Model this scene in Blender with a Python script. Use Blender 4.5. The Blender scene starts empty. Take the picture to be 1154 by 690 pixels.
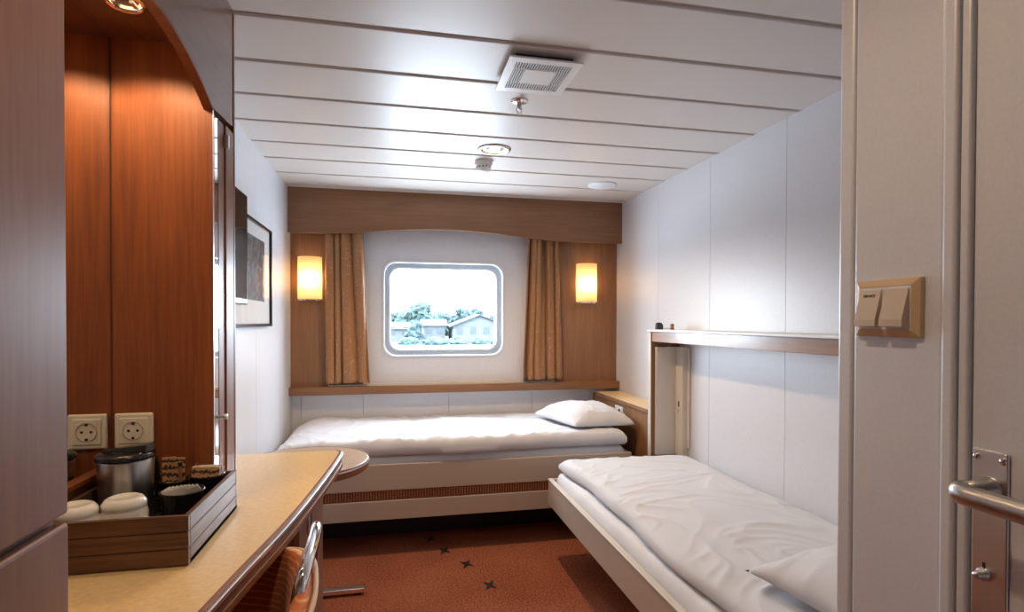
import bpy, bmesh, math, random
from mathutils import Vector, Matrix, noise
random.seed(7)
S = bpy.context.scene
COL = S.collection
PI = math.pi

# ------------------------------------------------------------------ camera
def make_camera():
    yaw, pitch, roll = math.radians(12.02), math.radians(0.67), math.radians(0.14)
    cy, sy, cp, sp = math.cos(yaw), math.sin(yaw), math.cos(pitch), math.sin(pitch)
    f = Vector((sy*cp, cy*cp, -sp)); r = Vector((cy, -sy, 0)); u = r.cross(f)
    c, s = math.cos(roll), math.sin(roll)
    r2 = c*r + s*u; u2 = -s*r + c*u
    cam = bpy.data.cameras.new('camera'); o = bpy.data.objects.new('camera', cam); COL.objects.link(o)
    m = Matrix(((r2.x, u2.x, -f.x, 0), (r2.y, u2.y, -f.y, 0), (r2.z, u2.z, -f.z, 1.25), (0, 0, 0, 1)))
    o.matrix_world = m
    cam.sensor_width = 36; cam.lens = 625.6*36/1154; cam.shift_y = 24.74/1154
    cam.clip_start = 0.02; cam.clip_end = 1000
    S.camera = o
make_camera()

# ------------------------------------------------------------------ view, world, lights
S.view_settings.view_transform = 'Standard'
S.view_settings.look = 'None'
S.view_settings.gamma = 1
S.view_settings.use_curve_mapping = False
S.view_settings.exposure = 0.35
SKY = 26.0
w = bpy.data.worlds.new('overcast_sky'); S.world = w; w.use_nodes = True
bg = w.node_tree.nodes['Background']; bg.inputs[0].default_value = (0.72, 0.86, 1.0, 1); bg.inputs[1].default_value = SKY

def lamp(name, kind, loc, power, color, size=0.05, rot=(0, 0, 0), **kw):
    l = bpy.data.lights.new(name, kind); o = bpy.data.objects.new(name, l); COL.objects.link(o)
    o.location = loc; o.rotation_euler = rot; l.energy = power; l.color = color
    if kind in ('POINT', 'SPOT'): l.shadow_soft_size = size
    if kind == 'AREA': l.size = size
    for k, v in kw.items(): setattr(l, k, v)
    return o
# portal: only guides sampling of the sky through the window opening
pl = lamp('window_portal', 'AREA', (0.344, 3.99, 1.33), 1, (1, 1, 1), 0.80, (-PI/2, 0, 0), shape='RECTANGLE', size_y=0.62)
pl.data.cycles.is_portal = True

# ------------------------------------------------------------------ materials
MATS = {}
def newmat(name):
    m = bpy.data.materials.new(name); m.use_nodes = True
    return m, m.node_tree, m.node_tree.nodes['Principled BSDF']
def plain(name, col, rough=0.5, metal=0.0, spec=0.5, bump=0.0, bscale=200, coat=0.0, vary=0.0, vscale=8, sheen=0.0, crough=0.05):
    m, t, b = newmat(name)
    b.inputs['Base Color'].default_value = (*col, 1)
    b.inputs['Roughness'].default_value = rough
    b.inputs['Metallic'].default_value = metal
    b.inputs['Specular IOR Level'].default_value = spec
    b.inputs['Coat Weight'].default_value = coat
    b.inputs['Coat Roughness'].default_value = crough
    b.inputs['Sheen Weight'].default_value = sheen
    tc = t.nodes.new('ShaderNodeTexCoord')
    if vary > 0:
        n = t.nodes.new('ShaderNodeTexNoise'); n.inputs['Scale'].default_value = vscale; n.inputs['Detail'].default_value = 6
        t.links.new(tc.outputs['Object'], n.inputs['Vector'])
        r = t.nodes.new('ShaderNodeValToRGB')
        r.color_ramp.elements[0].position = 0.3; r.color_ramp.elements[1].position = 0.7
        r.color_ramp.elements[0].color = (*[c*(1-vary) for c in col], 1)
        r.color_ramp.elements[1].color = (*[min(1, c*(1+vary)) for c in col], 1)
        t.links.new(n.outputs['Fac'], r.inputs['Fac']); t.links.new(r.outputs['Color'], b.inputs['Base Color'])
    if bump > 0:
        n = t.nodes.new('ShaderNodeTexNoise'); n.inputs['Scale'].default_value = bscale; n.inputs['Detail'].default_value = 4
        t.links.new(tc.outputs['Object'], n.inputs['Vector'])
        bp = t.nodes.new('ShaderNodeBump'); bp.inputs['Strength'].default_value = bump; bp.inputs['Distance'].default_value = 0.002
        t.links.new(n.outputs['Fac'], bp.inputs['Height']); t.links.new(bp.outputs['Normal'], b.inputs['Normal'])
    MATS[name] = m
    return m
def wood(name, dark, light, axis='z', rough=0.45, coat=0.04, scale=1.0, spec=0.5):
    m, t, b = newmat(name)
    tc = t.nodes.new('ShaderNodeTexCoord')
    mp = t.nodes.new('ShaderNodeMapping')
    sc = {'x': (1.2, 26, 26), 'y': (26, 1.2, 26), 'z': (26, 26, 1.2)}[axis]
    mp.inputs['Scale'].default_value = tuple(v*scale for v in sc)
    t.links.new(tc.outputs['Object'], mp.inputs['Vector'])
    n1 = t.nodes.new('ShaderNodeTexNoise'); n1.inputs['Scale'].default_value = 4; n1.inputs['Detail'].default_value = 8; n1.inputs['Roughness'].default_value = 0.65
    t.links.new(mp.outputs['Vector'], n1.inputs['Vector'])
    mp2 = t.nodes.new('ShaderNodeMapping')
    sc2 = {'x': (0.5, 5, 5), 'y': (5, 0.5, 5), 'z': (5, 5, 0.5)}[axis]
    mp2.inputs['Scale'].default_value = tuple(v*scale for v in sc2)
    t.links.new(tc.outputs['Object'], mp2.inputs['Vector'])
    n2 = t.nodes.new('ShaderNodeTexNoise'); n2.inputs['Scale'].default_value = 1.5; n2.inputs['Detail'].default_value = 2; n2.inputs['Distortion'].default_value = 0.6
    t.links.new(mp2.outputs['Vector'], n2.inputs['Vector'])
    mul = t.nodes.new('ShaderNodeMath'); mul.operation = 'MULTIPLY'; mul.inputs[1].default_value = 22
    t.links.new(n2.outputs['Fac'], mul.inputs[0])
    sn = t.nodes.new('ShaderNodeMath'); sn.operation = 'SINE'; t.links.new(mul.outputs[0], sn.inputs[0])
    ma = t.nodes.new('ShaderNodeMath'); ma.operation = 'MULTIPLY_ADD'; ma.inputs[1].default_value = 0.07
    t.links.new(sn.outputs[0], ma.inputs[0]); t.links.new(n1.outputs['Fac'], ma.inputs[2])
    r = t.nodes.new('ShaderNodeValToRGB')
    r.color_ramp.elements[0].position = 0.30; r.color_ramp.elements[1].position = 0.68
    r.color_ramp.elements[0].color = (*dark, 1); r.color_ramp.elements[1].color = (*light, 1)
    t.links.new(ma.outputs[0], r.inputs['Fac']); t.links.new(r.outputs['Color'], b.inputs['Base Color'])
    b.inputs['Roughness'].default_value = rough; b.inputs['Coat Weight'].default_value = coat
    b.inputs['Coat Roughness'].default_value = 0.15; b.inputs['Specular IOR Level'].default_value = spec
    MATS[name] = m
    return m
def emit(name, col, strength):
    m, t, b = newmat(name)
    b.inputs['Base Color'].default_value = (*col, 1)
    b.inputs['Emission Color'].default_value = (*col, 1); b.inputs['Emission Strength'].default_value = strength
    MATS[name] = m
    return m

CHERRY_D, CHERRY_L = (0.17, 0.056, 0.020), (0.30, 0.110, 0.040)
wood('shaded_soffit_y', (0.12, 0.036, 0.010), (0.18, 0.056, 0.016), 'y', rough=0.5)  # darker copy of the cherry: the soffit's shade is put into the colour
wood('cherry_z', CHERRY_D, CHERRY_L, 'z')
wood('cherry_y', CHERRY_D, CHERRY_L, 'y')
wood('cherry_x', CHERRY_D, CHERRY_L, 'x')
wood('niche_z', (0.20, 0.047, 0.008), (0.32, 0.085, 0.017), 'z', rough=0.5, coat=0.0)
wood('front_z', (0.185, 0.078, 0.042), (0.24, 0.105, 0.058), 'z', rough=0.42, coat=0.06)
wood('front_y', (0.185, 0.078, 0.042), (0.24, 0.105, 0.058), 'y', rough=0.42, coat=0.06)
wood('oak_z', (0.24, 0.112, 0.048), (0.32, 0.155, 0.068), 'z', rough=0.5, coat=0.05)
wood('oak_x', (0.20, 0.088, 0.036), (0.285, 0.130, 0.054), 'x', rough=0.4, coat=0.1)
wood('oak_y', (0.24, 0.112, 0.048), (0.33, 0.160, 0.070), 'y', rough=0.3, coat=0.4)
wood('tray_x', (0.085, 0.036, 0.018), (0.20, 0.092, 0.046), 'x', rough=0.4, coat=0.1, scale=1.5)
wood('tray_sheen_y', (0.085, 0.045, 0.028), (0.20, 0.115, 0.075), 'y', rough=0.42, coat=0.15, scale=1.5)  # side slats: window sheen painted in as a greyer, bluer tray wood
plain('wall_white', (0.69, 0.69, 0.72), 0.36, bump=0.05, bscale=300, vary=0.02, vscale=60)
plain('wall_grey', (0.75, 0.78, 0.87), 0.35, spec=0.7, coat=0.7, crough=0.35, bump=0.08, bscale=500, vary=0.03, vscale=200)
plain('ceiling_paint', (0.68, 0.63, 0.59), 0.40, spec=0.28)
plain('ceiling_strip', (0.46, 0.38, 0.33), 0.4)
plain('groove', (0.30, 0.30, 0.33), 0.6)
plain('dark', (0.02, 0.016, 0.014), 0.6)
plain('black_gap', (0.05, 0.03, 0.02), 0.7)
plain('cream', (0.54, 0.44, 0.35), 0.38, bump=0.03, bscale=300)
plain('cream_light', (0.68, 0.61, 0.53), 0.4)
plain('linen', (0.71, 0.71, 0.74), 0.85, bump=0.25, bscale=500, sheen=0.2)
plain('sheet', (0.78, 0.77, 0.79), 0.85, bump=0.2, bscale=500, sheen=0.2)
plain('desk_top', (0.88, 0.64, 0.33), 0.28, vary=0.09, vscale=90, spec=0.45)
plain('table_top', (0.50, 0.37, 0.27), 0.30, vary=0.08, vscale=40)
plain('metal', (0.74, 0.74, 0.76), 0.34, metal=1.0)
plain('chrome', (0.85, 0.85, 0.86), 0.08, metal=1.0)
plain('steel', (0.55, 0.54, 0.53), 0.30, metal=1.0)
plain('black_plastic', (0.015, 0.014, 0.014), 0.22, spec=0.5)
plain('ivory', (0.80, 0.72, 0.55), 0.28)
plain('warmlit_ivory', (0.72, 0.53, 0.32), 0.20, spec=0.6)  # ivory switch surround with the warm light on it mixed into its colour
plain('rocker_ivory', (0.72, 0.61, 0.49), 0.12, spec=0.6)
plain('white_plastic', (0.82, 0.81, 0.79), 0.3)
plain('ceramic', (0.86, 0.83, 0.76), 0.12, coat=0.5)
plain('paper', (0.78, 0.74, 0.66), 0.7)
plain('window_ring', (0.42, 0.47, 0.52), 0.35, metal=0.4)
plain('white_gloss', (0.84, 0.86, 0.89), 0.3)
plain('mirror_glass', (0.92, 0.92, 0.92), 0.0, metal=1.0)
plain('screen', (0.012, 0.012, 0.014), 0.06, spec=0.6)
plain('mat_board', (0.80, 0.80, 0.80), 0.6)
plain('edge_line', (0.10, 0.05, 0.03), 0.4)
emit('halogen', (1.0, 0.74, 0.42), 1.2)
emit('bulb_glow', (1.0, 0.72, 0.38), 20)

def carpet():
    m, t, b = newmat('carpet')
    tc = t.nodes.new('ShaderNodeTexCoord')
    n = t.nodes.new('ShaderNodeTexNoise'); n.inputs['Scale'].default_value = 110; n.inputs['Detail'].default_value = 6
    n2 = t.nodes.new('ShaderNodeTexNoise'); n2.inputs['Scale'].default_value = 3; n2.inputs['Detail'].default_value = 3
    for k in (n, n2): t.links.new(tc.outputs['Object'], k.inputs['Vector'])
    a = t.nodes.new('ShaderNodeMath'); a.operation = 'MULTIPLY_ADD'; a.inputs[1].default_value = 0.25
    t.links.new(n2.outputs['Fac'], a.inputs[0]); t.links.new(n.outputs['Fac'], a.inputs[2])
    r = t.nodes.new('ShaderNodeValToRGB'); r.color_ramp.elements[0].position = 0.4; r.color_ramp.elements[1].position = 0.85
    r.color_ramp.elements[0].color = (0.18, 0.045, 0.022, 1); r.color_ramp.elements[1].color = (0.50, 0.18, 0.10, 1)
    t.links.new(a.outputs[0], r.inputs['Fac']); t.links.new(r.outputs['Color'], b.inputs['Base Color'])
    bp = t.nodes.new('ShaderNodeBump'); bp.inputs['Strength'].default_value = 0.6; bp.inputs['Distance'].default_value = 0.004
    t.links.new(n.outputs['Fac'], bp.inputs['Height']); t.links.new(bp.outputs['Normal'], b.inputs['Normal'])
    b.inputs['Roughness'].default_value = 0.95; b.inputs['Specular IOR Level'].default_value = 0.1
    MATS['carpet'] = m
carpet()
def fabric_swirl():      # curtain: gold brown weave with scroll outlines
    m, t, b = newmat('curtain_fabric')
    tc = t.nodes.new('ShaderNodeTexCoord')
    v = t.nodes.new('ShaderNodeTexNoise'); v.inputs['Scale'].default_value = 14; v.inputs['Detail'].default_value = 1.0; v.inputs['Distortion'].default_value = 1.2
    t.links.new(tc.outputs['Object'], v.inputs['Vector'])
    mu = t.nodes.new('ShaderNodeMath'); mu.operation = 'MULTIPLY'; mu.inputs[1].default_value = 40; t.links.new(v.outputs['Fac'], mu.inputs[0])
    sn = t.nodes.new('ShaderNodeMath'); sn.operation = 'SINE'; t.links.new(mu.outputs[0], sn.inputs[0])
    r = t.nodes.new('ShaderNodeValToRGB'); r.color_ramp.elements[0].position = 0.86; r.color_ramp.elements[1].position = 0.97
    r.color_ramp.elements[0].color = (0.34, 0.155, 0.056, 1); r.color_ramp.elements[1].color = (0.43, 0.23, 0.10, 1)
    t.links.new(sn.outputs[0], r.inputs['Fac']); t.links.new(r.outputs['Color'], b.inputs['Base Color'])
    b.inputs['Roughness'].default_value = 0.40; b.inputs['Sheen Weight'].default_value = 0.2
    MATS['curtain_fabric'] = m
fabric_swirl()
def stripe_fabric():     # ribbed brown fabric of the folded sofa back
    m, t, b = newmat('rib_fabric')
    tc = t.nodes.new('ShaderNodeTexCoord')
    wv = t.nodes.new('ShaderNodeTexWave'); wv.inputs['Scale'].default_value = 22; wv.bands_direction = 'X'; wv.inputs['Distortion'].default_value = 0.4; wv.inputs['Detail'].default_value = 2
    n = t.nodes.new('ShaderNodeTexNoise'); n.inputs['Scale'].default_value = 90
    for k in (wv, n): t.links.new(tc.outputs['Object'], k.inputs['Vector'])
    mx = t.nodes.new('ShaderNodeMath'); mx.operation = 'MULTIPLY'; t.links.new(wv.outputs['Fac'], mx.inputs[0]); t.links.new(n.outputs['Fac'], mx.inputs[1])
    r = t.nodes.new('ShaderNodeValToRGB'); r.color_ramp.elements[0].position = 0.1; r.color_ramp.elements[1].position = 0.6
    r.color_ramp.elements[0].color = (0.17, 0.035, 0.014, 1); r.color_ramp.elements[1].color = (0.55, 0.26, 0.11, 1)
    t.links.new(mx.outputs[0], r.inputs['Fac']); t.links.new(r.outputs['Color'], b.inputs['Base Color'])
    b.inputs['Roughness'].default_value = 0.9
    MATS['rib_fabric'] = m
stripe_fabric()
def chair_fabric():
    m, t, b = newmat('chair_fabric')
    tc = t.nodes.new('ShaderNodeTexCoord')
    mp = t.nodes.new('ShaderNodeMapping'); mp.inputs['Location'].default_value = (0.05, 0.42, 0.12); mp.inputs['Scale'].default_value = (1, 0.9, 1.5)
    t.links.new(tc.outputs['Object'], mp.inputs['Vector'])
    wv = t.nodes.new('ShaderNodeTexWave'); wv.wave_type = 'RINGS'; wv.rings_direction = 'SPHERICAL'; wv.inputs['Scale'].default_value = 17; wv.inputs['Distortion'].default_value = 3.0; wv.inputs['Detail'].default_value = 2
    t.links.new(mp.outputs['Vector'], wv.inputs['Vector'])
    n = t.nodes.new('ShaderNodeTexNoise'); n.inputs['Scale'].default_value = 160; t.links.new(tc.outputs['Object'], n.inputs['Vector'])
    a = t.nodes.new('ShaderNodeMath'); a.operation = 'MULTIPLY_ADD'; a.inputs[1].default_value = 0.5
    t.links.new(n.outputs['Fac'], a.inputs[0]); t.links.new(wv.outputs['Fac'], a.inputs[2])
    r = t.nodes.new('ShaderNodeValToRGB'); r.color_ramp.elements[0].position = 0.75; r.color_ramp.elements[1].position = 1.3
    r.color_ramp.elements[1].position = 1.0
    r.color_ramp.elements[0].color = (0.60, 0.150, 0.030, 1); r.color_ramp.elements[1].color = (0.86, 0.40, 0.13, 1)
    mul = t.nodes.new('ShaderNodeMath'); mul.operation = 'MULTIPLY'; mul.inputs[1].default_value = 0.8
    t.links.new(a.outputs[0], mul.inputs[0])
    t.links.new(mul.outputs[0], r.inputs['Fac']); t.links.new(r.outputs['Color'], b.inputs['Base Color'])
    b.inputs['Roughness'].default_value = 0.8; b.inputs['Sheen Weight'].default_value = 0.08
    MATS['chair_fabric'] = m
chair_fabric()
plain('chair_piping', (0.70, 0.52, 0.36), 0.8, bump=0.3)
def glass(name):
    m, t, b = newmat(name)
    g = t.nodes.new('ShaderNodeBsdfGlossy'); g.inputs['Roughness'].default_value = 0.02
    tr = t.nodes.new('ShaderNodeBsdfTransparent'); mx = t.nodes.new('ShaderNodeMixShader')
    fr = t.nodes.new('ShaderNodeFresnel'); fr.inputs['IOR'].default_value = 1.45
    ge = t.nodes.new('ShaderNodeNewGeometry'); su = t.nodes.new('ShaderNodeMath'); su.operation = 'SUBTRACT'; su.inputs[0].default_value = 1
    mu = t.nodes.new('ShaderNodeMath'); mu.operation = 'MULTIPLY'
    t.links.new(ge.outputs['Backfacing'], su.inputs[1]); t.links.new(fr.outputs[0], mu.inputs[0]); t.links.new(su.outputs[0], mu.inputs[1])
    t.links.new(mu.outputs[0], mx.inputs[0]); t.links.new(tr.outputs[0], mx.inputs[1]); t.links.new(g.outputs[0], mx.inputs[2])
    t.links.new(mx.outputs[0], t.nodes['Material Output'].inputs['Surface'])
    MATS[name] = m
glass('glass')
def shade_glass():
    m, t, b = newmat('shade_glass')
    tr = t.nodes.new('ShaderNodeBsdfTranslucent'); tr.inputs['Color'].default_value = (1.0, 0.84, 0.52, 1)
    df = t.nodes.new('ShaderNodeBsdfDiffuse'); df.inputs['Color'].default_value = (0.85, 0.75, 0.55, 1)
    mx = t.nodes.new('ShaderNodeMixShader'); mx.inputs[0].default_value = 0.35
    t.links.new(tr.outputs[0], mx.inputs[1]); t.links.new(df.outputs[0], mx.inputs[2])
    t.links.new(mx.outputs[0], t.nodes['Material Output'].inputs['Surface'])
    MATS['shade_glass'] = m
shade_glass()
def print_art():
    m, t, b = newmat('art_print')
    tc = t.nodes.new('ShaderNodeTexCoord')
    n = t.nodes.new('ShaderNodeTexNoise'); n.inputs['Scale'].default_value = 14; n.inputs['Detail'].default_value = 8; n.inputs['Distortion'].default_value = 1.5
    t.links.new(tc.outputs['Object'], n.inputs['Vector'])
    r = t.nodes.new('ShaderNodeValToRGB'); e = r.color_ramp.elements
    e[0].position = 0.35; e[0].color = (0.012, 0.014, 0.022, 1); e[1].position = 0.62; e[1].color = (0.10, 0.14, 0.20, 1)
    x = e.new(0.72); x.color = (0.42, 0.44, 0.46, 1); x = e.new(0.5); x.color = (0.06, 0.035, 0.025, 1)
    t.links.new(n.outputs['Fac'], r.inputs['Fac']); t.links.new(r.outputs['Color'], b.inputs['Base Color'])
    b.inputs['Roughness'].default_value = 0.6
    MATS['art_print'] = m
print_art()
plain('leaf_green', (0.020, 0.038, 0.036), 0.9, vary=0.4, vscale=1.2)
plain('leaf_dark', (0.012, 0.026, 0.030), 0.9, vary=0.4, vscale=1.2)
plain('grass', (0.022, 0.045, 0.034), 0.9, vary=0.3, vscale=0.3)
plain('trunk', (0.02, 0.018, 0.016), 0.9)
plain('house_wall', (0.055, 0.060, 0.062), 0.9)
plain('house_roof', (0.020, 0.028, 0.033), 0.9)
plain('house_window', (0.010, 0.018, 0.024), 0.4)
plain('van_yellow', (0.09, 0.06, 0.012), 0.5)

# ------------------------------------------------------------------ builders
def world_loc(o):
    v = Vector((0, 0, 0))
    while o: v += o.location; o = o.parent
    return v
def mk(name, bm, mat, parent=None, smooth=False, bevel=0, seg=2, kind=None, mats=None, label=None, subsurf=0):
    """link the bmesh (world coordinates) as one object; origin stays at its parent (or at its own base if top level)"""
    off = world_loc(parent) if parent else Vector((0, 0, 0))
    if parent is None and kind is None and bm.verts:
        xs = [v.co for v in bm.verts]
        off = Vector(((min(v.x for v in xs)+max(v.x for v in xs))/2, (min(v.y for v in xs)+max(v.y for v in xs))/2, min(v.z for v in xs)))
    for v in bm.verts: v.co -= off
    bmesh.ops.recalc_face_normals(bm, faces=bm.faces)
    me = bpy.data.meshes.new(name); bm.to_mesh(me); bm.free()
    for x in (mats or [mat]): me.materials.append(MATS[x])
    o = bpy.data.objects.new(name, me); COL.objects.link(o)
    if parent: o.parent = parent
    else: o.location = off
    if smooth:
        for p in me.polygons: p.use_smooth = True
    if bevel:
        b = o.modifiers.new('bevel', 'BEVEL'); b.width = bevel; b.segments = seg; b.limit_method = 'ANGLE'; b.angle_limit = math.radians(40)
    if subsurf:
        b = o.modifiers.new('sub', 'SUBSURF'); b.levels = subsurf; b.render_levels = subsurf
    if kind: o['kind'] = kind
    if label: o['label'] = label
    return o
def tag(o, label, cat, group=None):
    o['label'] = label; o['category'] = cat
    if group: o['group'] = group
    return o
def thing(name, loc, label, cat, group=None):
    o = bpy.data.objects.new(name, None); COL.objects.link(o); o.location = loc; o.empty_display_size = 0.05
    return tag(o, label, cat, group)
def new(): return bmesh.new()
def box(x0, x1, y0, y1, z0, z1, bm=None):
    bm = bm or new()
    v = [bm.verts.new((x, y, z)) for x in (x0, x1) for y in (y0, y1) for z in (z0, z1)]
    for f in ((0, 1, 3, 2), (4, 6, 7, 5), (0, 4, 5, 1), (2, 3, 7, 6), (0, 2, 6, 4), (1, 5, 7, 3)): bm.faces.new([v[i] for i in f])
    return bm
def frame_of(axis):
    a = Vector(axis).normalized()
    t = Vector((0, 0, 1)) if abs(a.z) < 0.9 else Vector((1, 0, 0))
    u = a.cross(t).normalized(); return a, u, a.cross(u)
def cyl(c, r, h, axis=(0, 0, 1), seg=32, r2=None, bm=None):
    """cylinder from c along axis for h"""
    return lathe(c, [(0, 0), (r, 0), (r if r2 is None else r2, h), (0, h)], axis, seg, bm)
def lathe(c, prof, axis=(0, 0, 1), seg=32, bm=None, sx=1, sy=1):
    bm = bm or new(); a, u, w_ = frame_of(axis); c = Vector(c); rings = []
    for r, h in prof:
        if r < 1e-6: rings.append([bm.verts.new(c + a*h)])
        else: rings.append([bm.verts.new(c + a*h + u*(r*sx*math.cos(2*PI*i/seg)) + w_*(r*sy*math.sin(2*PI*i/seg))) for i in range(seg)])
    for A, B in zip(rings, rings[1:]):
        for i in range(seg):
            j = (i+1) % seg
            if len(A) == 1 and len(B) == 1: break
            if len(A) == 1: bm.faces.new((A[0], B[j], B[i]))
            elif len(B) == 1: bm.faces.new((A[i], A[j], B[0]))
            else: bm.faces.new((A[i], A[j], B[j], B[i]))
    return bm
def tube(pts, r, seg=12, bm=None, closed=False, rv=None, smoothn=0):
    bm = bm or new(); P = [Vector(p) for p in pts]
    for _ in range(smoothn):
        Q = [P[0]]
        for a, b in zip(P, P[1:]): Q += [a.lerp(b, .25), a.lerp(b, .75)]
        Q.append(P[-1]); P = Q
    n = len(P); rings = []; pu = None
    for i, p in enumerate(P):
        d = (P[min(i+1, n-1)] - P[max(i-1, 0)]) if not closed else (P[(i+1) % n] - P[i-1])
        d.normalize()
        if pu is None: _, u, _w = frame_of(d)
        else: u = (pu - d*pu.dot(d)).normalized()
        pu = u; w_ = d.cross(u)
        rings.append([bm.verts.new(p + u*(r*math.cos(2*PI*k/seg)) + w_*((rv or r)*math.sin(2*PI*k/seg))) for k in range(seg)])
    pairs = list(zip(rings, rings[1:])) + ([(rings[-1], rings[0])] if closed else [])
    for A, B in pairs:
        for k in range(seg): bm.faces.new((A[k], A[(k+1) % seg], B[(k+1) % seg], B[k]))
    if not closed: bm.faces.new(rings[0]); bm.faces.new(rings[-1][::-1])
    return bm
def prism(pts, a, b, plane='xy', bm=None):
    """polygon in a plane extruded along the remaining axis from a to b"""
    bm = bm or new()
    f = {'xy': lambda p, c: (p[0], p[1], c), 'xz': lambda p, c: (p[0], c, p[1]), 'yz': lambda p, c: (c, p[0], p[1])}[plane]
    A = [bm.verts.new(f(p, a)) for p in pts]; B = [bm.verts.new(f(p, b)) for p in pts]; n = len(pts)
    bm.faces.new(A); bm.faces.new(B[::-1])
    for i in range(n): bm.faces.new((A[i], A[(i+1) % n], B[(i+1) % n], B[i]))
    return bm
def rrect(cx, cz, hw, hh, r, n=10):
    out = []
    for sx, sz, a0 in ((1, 1, 0), (-1, 1, 90), (-1, -1, 180), (1, -1, 270)):
        for i in range(n+1):
            a = math.radians(a0 + 90*i/n); out.append((cx + sx*(hw-r) + r*math.cos(a), cz + sz*(hh-r) + r*math.sin(a)))
    return out
def ring(inner, outer, y0, y1, bm=None):
    """slab with a hole in the xz plane between two loops of equal length"""
    bm = bm or new(); n = len(inner)
    L = [[bm.verts.new((p[0], y, p[1])) for p in lp] for y in (y0, y1) for lp in (inner, outer)]
    for i in range(n):
        j = (i+1) % n
        bm.faces.new((L[0][i], L[0][j], L[1][j], L[1][i])); bm.faces.new((L[2][i], L[3][i], L[3][j], L[2][j]))
        bm.faces.new((L[0][i], L[2][i], L[2][j], L[0][j])); bm.faces.new((L[1][i], L[1][j], L[3][j], L[3][i]))
    return bm
def to_rect(loop, x0, x1, z0, z1):
    """push every loop point out to the rectangle (corner points of the loop's arcs go to the corners)"""
    n = len(loop)//4; out = []
    for q, (cx, cz) in enumerate(((x1, z1), (x0, z1), (x0, z0), (x1, z0))):
        for i in range(n):
            p = loop[q*n+i]; k = i/(n-1)
            first = (cx, p[1]) if q in (0, 2) else (p[0], cz)
            last = (p[0], cz) if q in (0, 2) else (cx, p[1])
            if abs(k-.5) < .06: out.append((cx, cz))
            elif k < .5: out.append(first)
            else: out.append(last)
    return out

XL, XR, YB, ZC = -0.657, 1.60, 3.86, 2.10
MX = -0.43            # front plane of wardrobe and overhead unit
CX = 0.64             # bathroom block / door plane
BY = 0.70             # far end of the bathroom block

# ------------------------------------------------------------------ room shell
def floor():
    bm = box(XL-.1, XR+.1, -1.4, YB+.1, -.05, 0)
    for f in bm.faces: f.material_index = 0
    stars = [(0.205, 3.195, .3), (0.27, 3.02, .1), (0.367, 2.828, .2), (0.444, 2.577, .05), (0.62, 1.75, .2), (0.1, 2.05, .5), (0.35, 1.2, .3), (-0.1, 1.75, .1)]
    for sx, sy, a in stars[:4]:
        pts = []
        for k in range(8):
            rr = 0.042 if k % 2 == 0 else 0.014
            t = a + PI/4 + k*PI/4
            pts.append((sx + rr*1.0*math.cos(t), sy + rr*1.5*math.sin(t)))
        c = bm.verts.new((sx, sy, .0015)); vs = [bm.verts.new((p[0], p[1], .0015)) for p in pts]
        for i in range(8):
            f = bm.faces.new((c, vs[i], vs[(i+1) % 8])); f.material_index = 1
    mk('floor', bm, None, kind='structure', mats=['carpet', 'dark'])
floor()

def ceiling():
    bm = new(); top = 2.16
    gaps = [-0.925+.289*k for k in range(8)]
    gaps = [1.376-.289*k for k in range(10, 0, -1)] + [1.376, 1.665, 1.955, 2.245, 2.533, 2.82, 3.09, 3.385, 3.67]
    edges = [-1.5] + gaps + [YB+.1]
    g = .011
    for a, b in zip(edges, edges[1:]):
        box(XL-.1, XR+.1, a+g, b-g, ZC, ZC+.03, bm)
    for f in bm.faces: f.material_index = 0
    n0 = len(bm.faces)
    box(XL-.1, XR+.1, -1.5, YB+.1, ZC+.008, ZC+.06, bm)
    bm.faces.ensure_lookup_table()
    for f in bm.faces[n0:]: f.material_index = 1
    o = mk('ceiling', bm, None, kind='structure', mats=['ceiling_paint', 'ceiling_strip'])
    b = o.modifiers.new('bevel', 'BEVEL'); b.width = .003; b.segments = 2; b.limit_method = 'ANGLE'
ceiling()

def panelled_wall_x(name, x, out, ys, y0, y1, z0=0, z1=ZC, mat='wall_white', th=.04):
    """wall in the plane x, thickness going to out (+1/-1), panels split by narrow joints at ys"""
    bm = new(); e = [y0]+ys+[y1]; g = .0012
    for a, b in zip(e, e[1:]):
        xs = sorted((x, x+out*.01)); box(xs[0], xs[1], a+g, b-g, z0, z1, bm)
    n0 = len(bm.faces)
    xs = sorted((x+out*.004, x+out*th)); box(xs[0], xs[1], y0, y1, z0, z1, bm)
    bm.faces.ensure_lookup_table()
    for i, f in enumerate(bm.faces): f.material_index = 0 if i < n0 else 1
    return mk(name, bm, None, kind='structure', mats=[mat, 'groove'])
panelled_wall_x('wall_right', XR, 1, [1.45, 2.03, 2.60, 3.172], BY, YB+.05)
panelled_wall_x('wall_left', XL, -1, [-.2, .35, 1.0, 1.75, 2.35, 2.905, 3.48], -1.4, YB+.05)
mk('wall_back_entry', box(XL-.05, CX+.1, -1.4, -1.35, 0, ZC), 'wall_white', kind='structure')
# bathroom block on the right: wall facing the entry, corner post, end face
bm = new()
box(CX, CX+.03, BY-.026, BY, 0, ZC, bm)
box(CX, CX+.03, .540, BY-.0285, 0, ZC, bm)
box(CX, CX+.03, -1.4, -.32, 0, ZC, bm)
box(CX+.03, XR, BY-.03, BY, 0, ZC, bm)
box(CX, CX+.03, -.32, .540, 2.02, ZC, bm)
mk('wall_right_entry', bm, 'wall_grey', kind='structure', bevel=.004)
mk('trim_1', box(CX+.004, CX+.028, -1.3, BY-.01, 0, ZC), 'groove', kind='structure')

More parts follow.
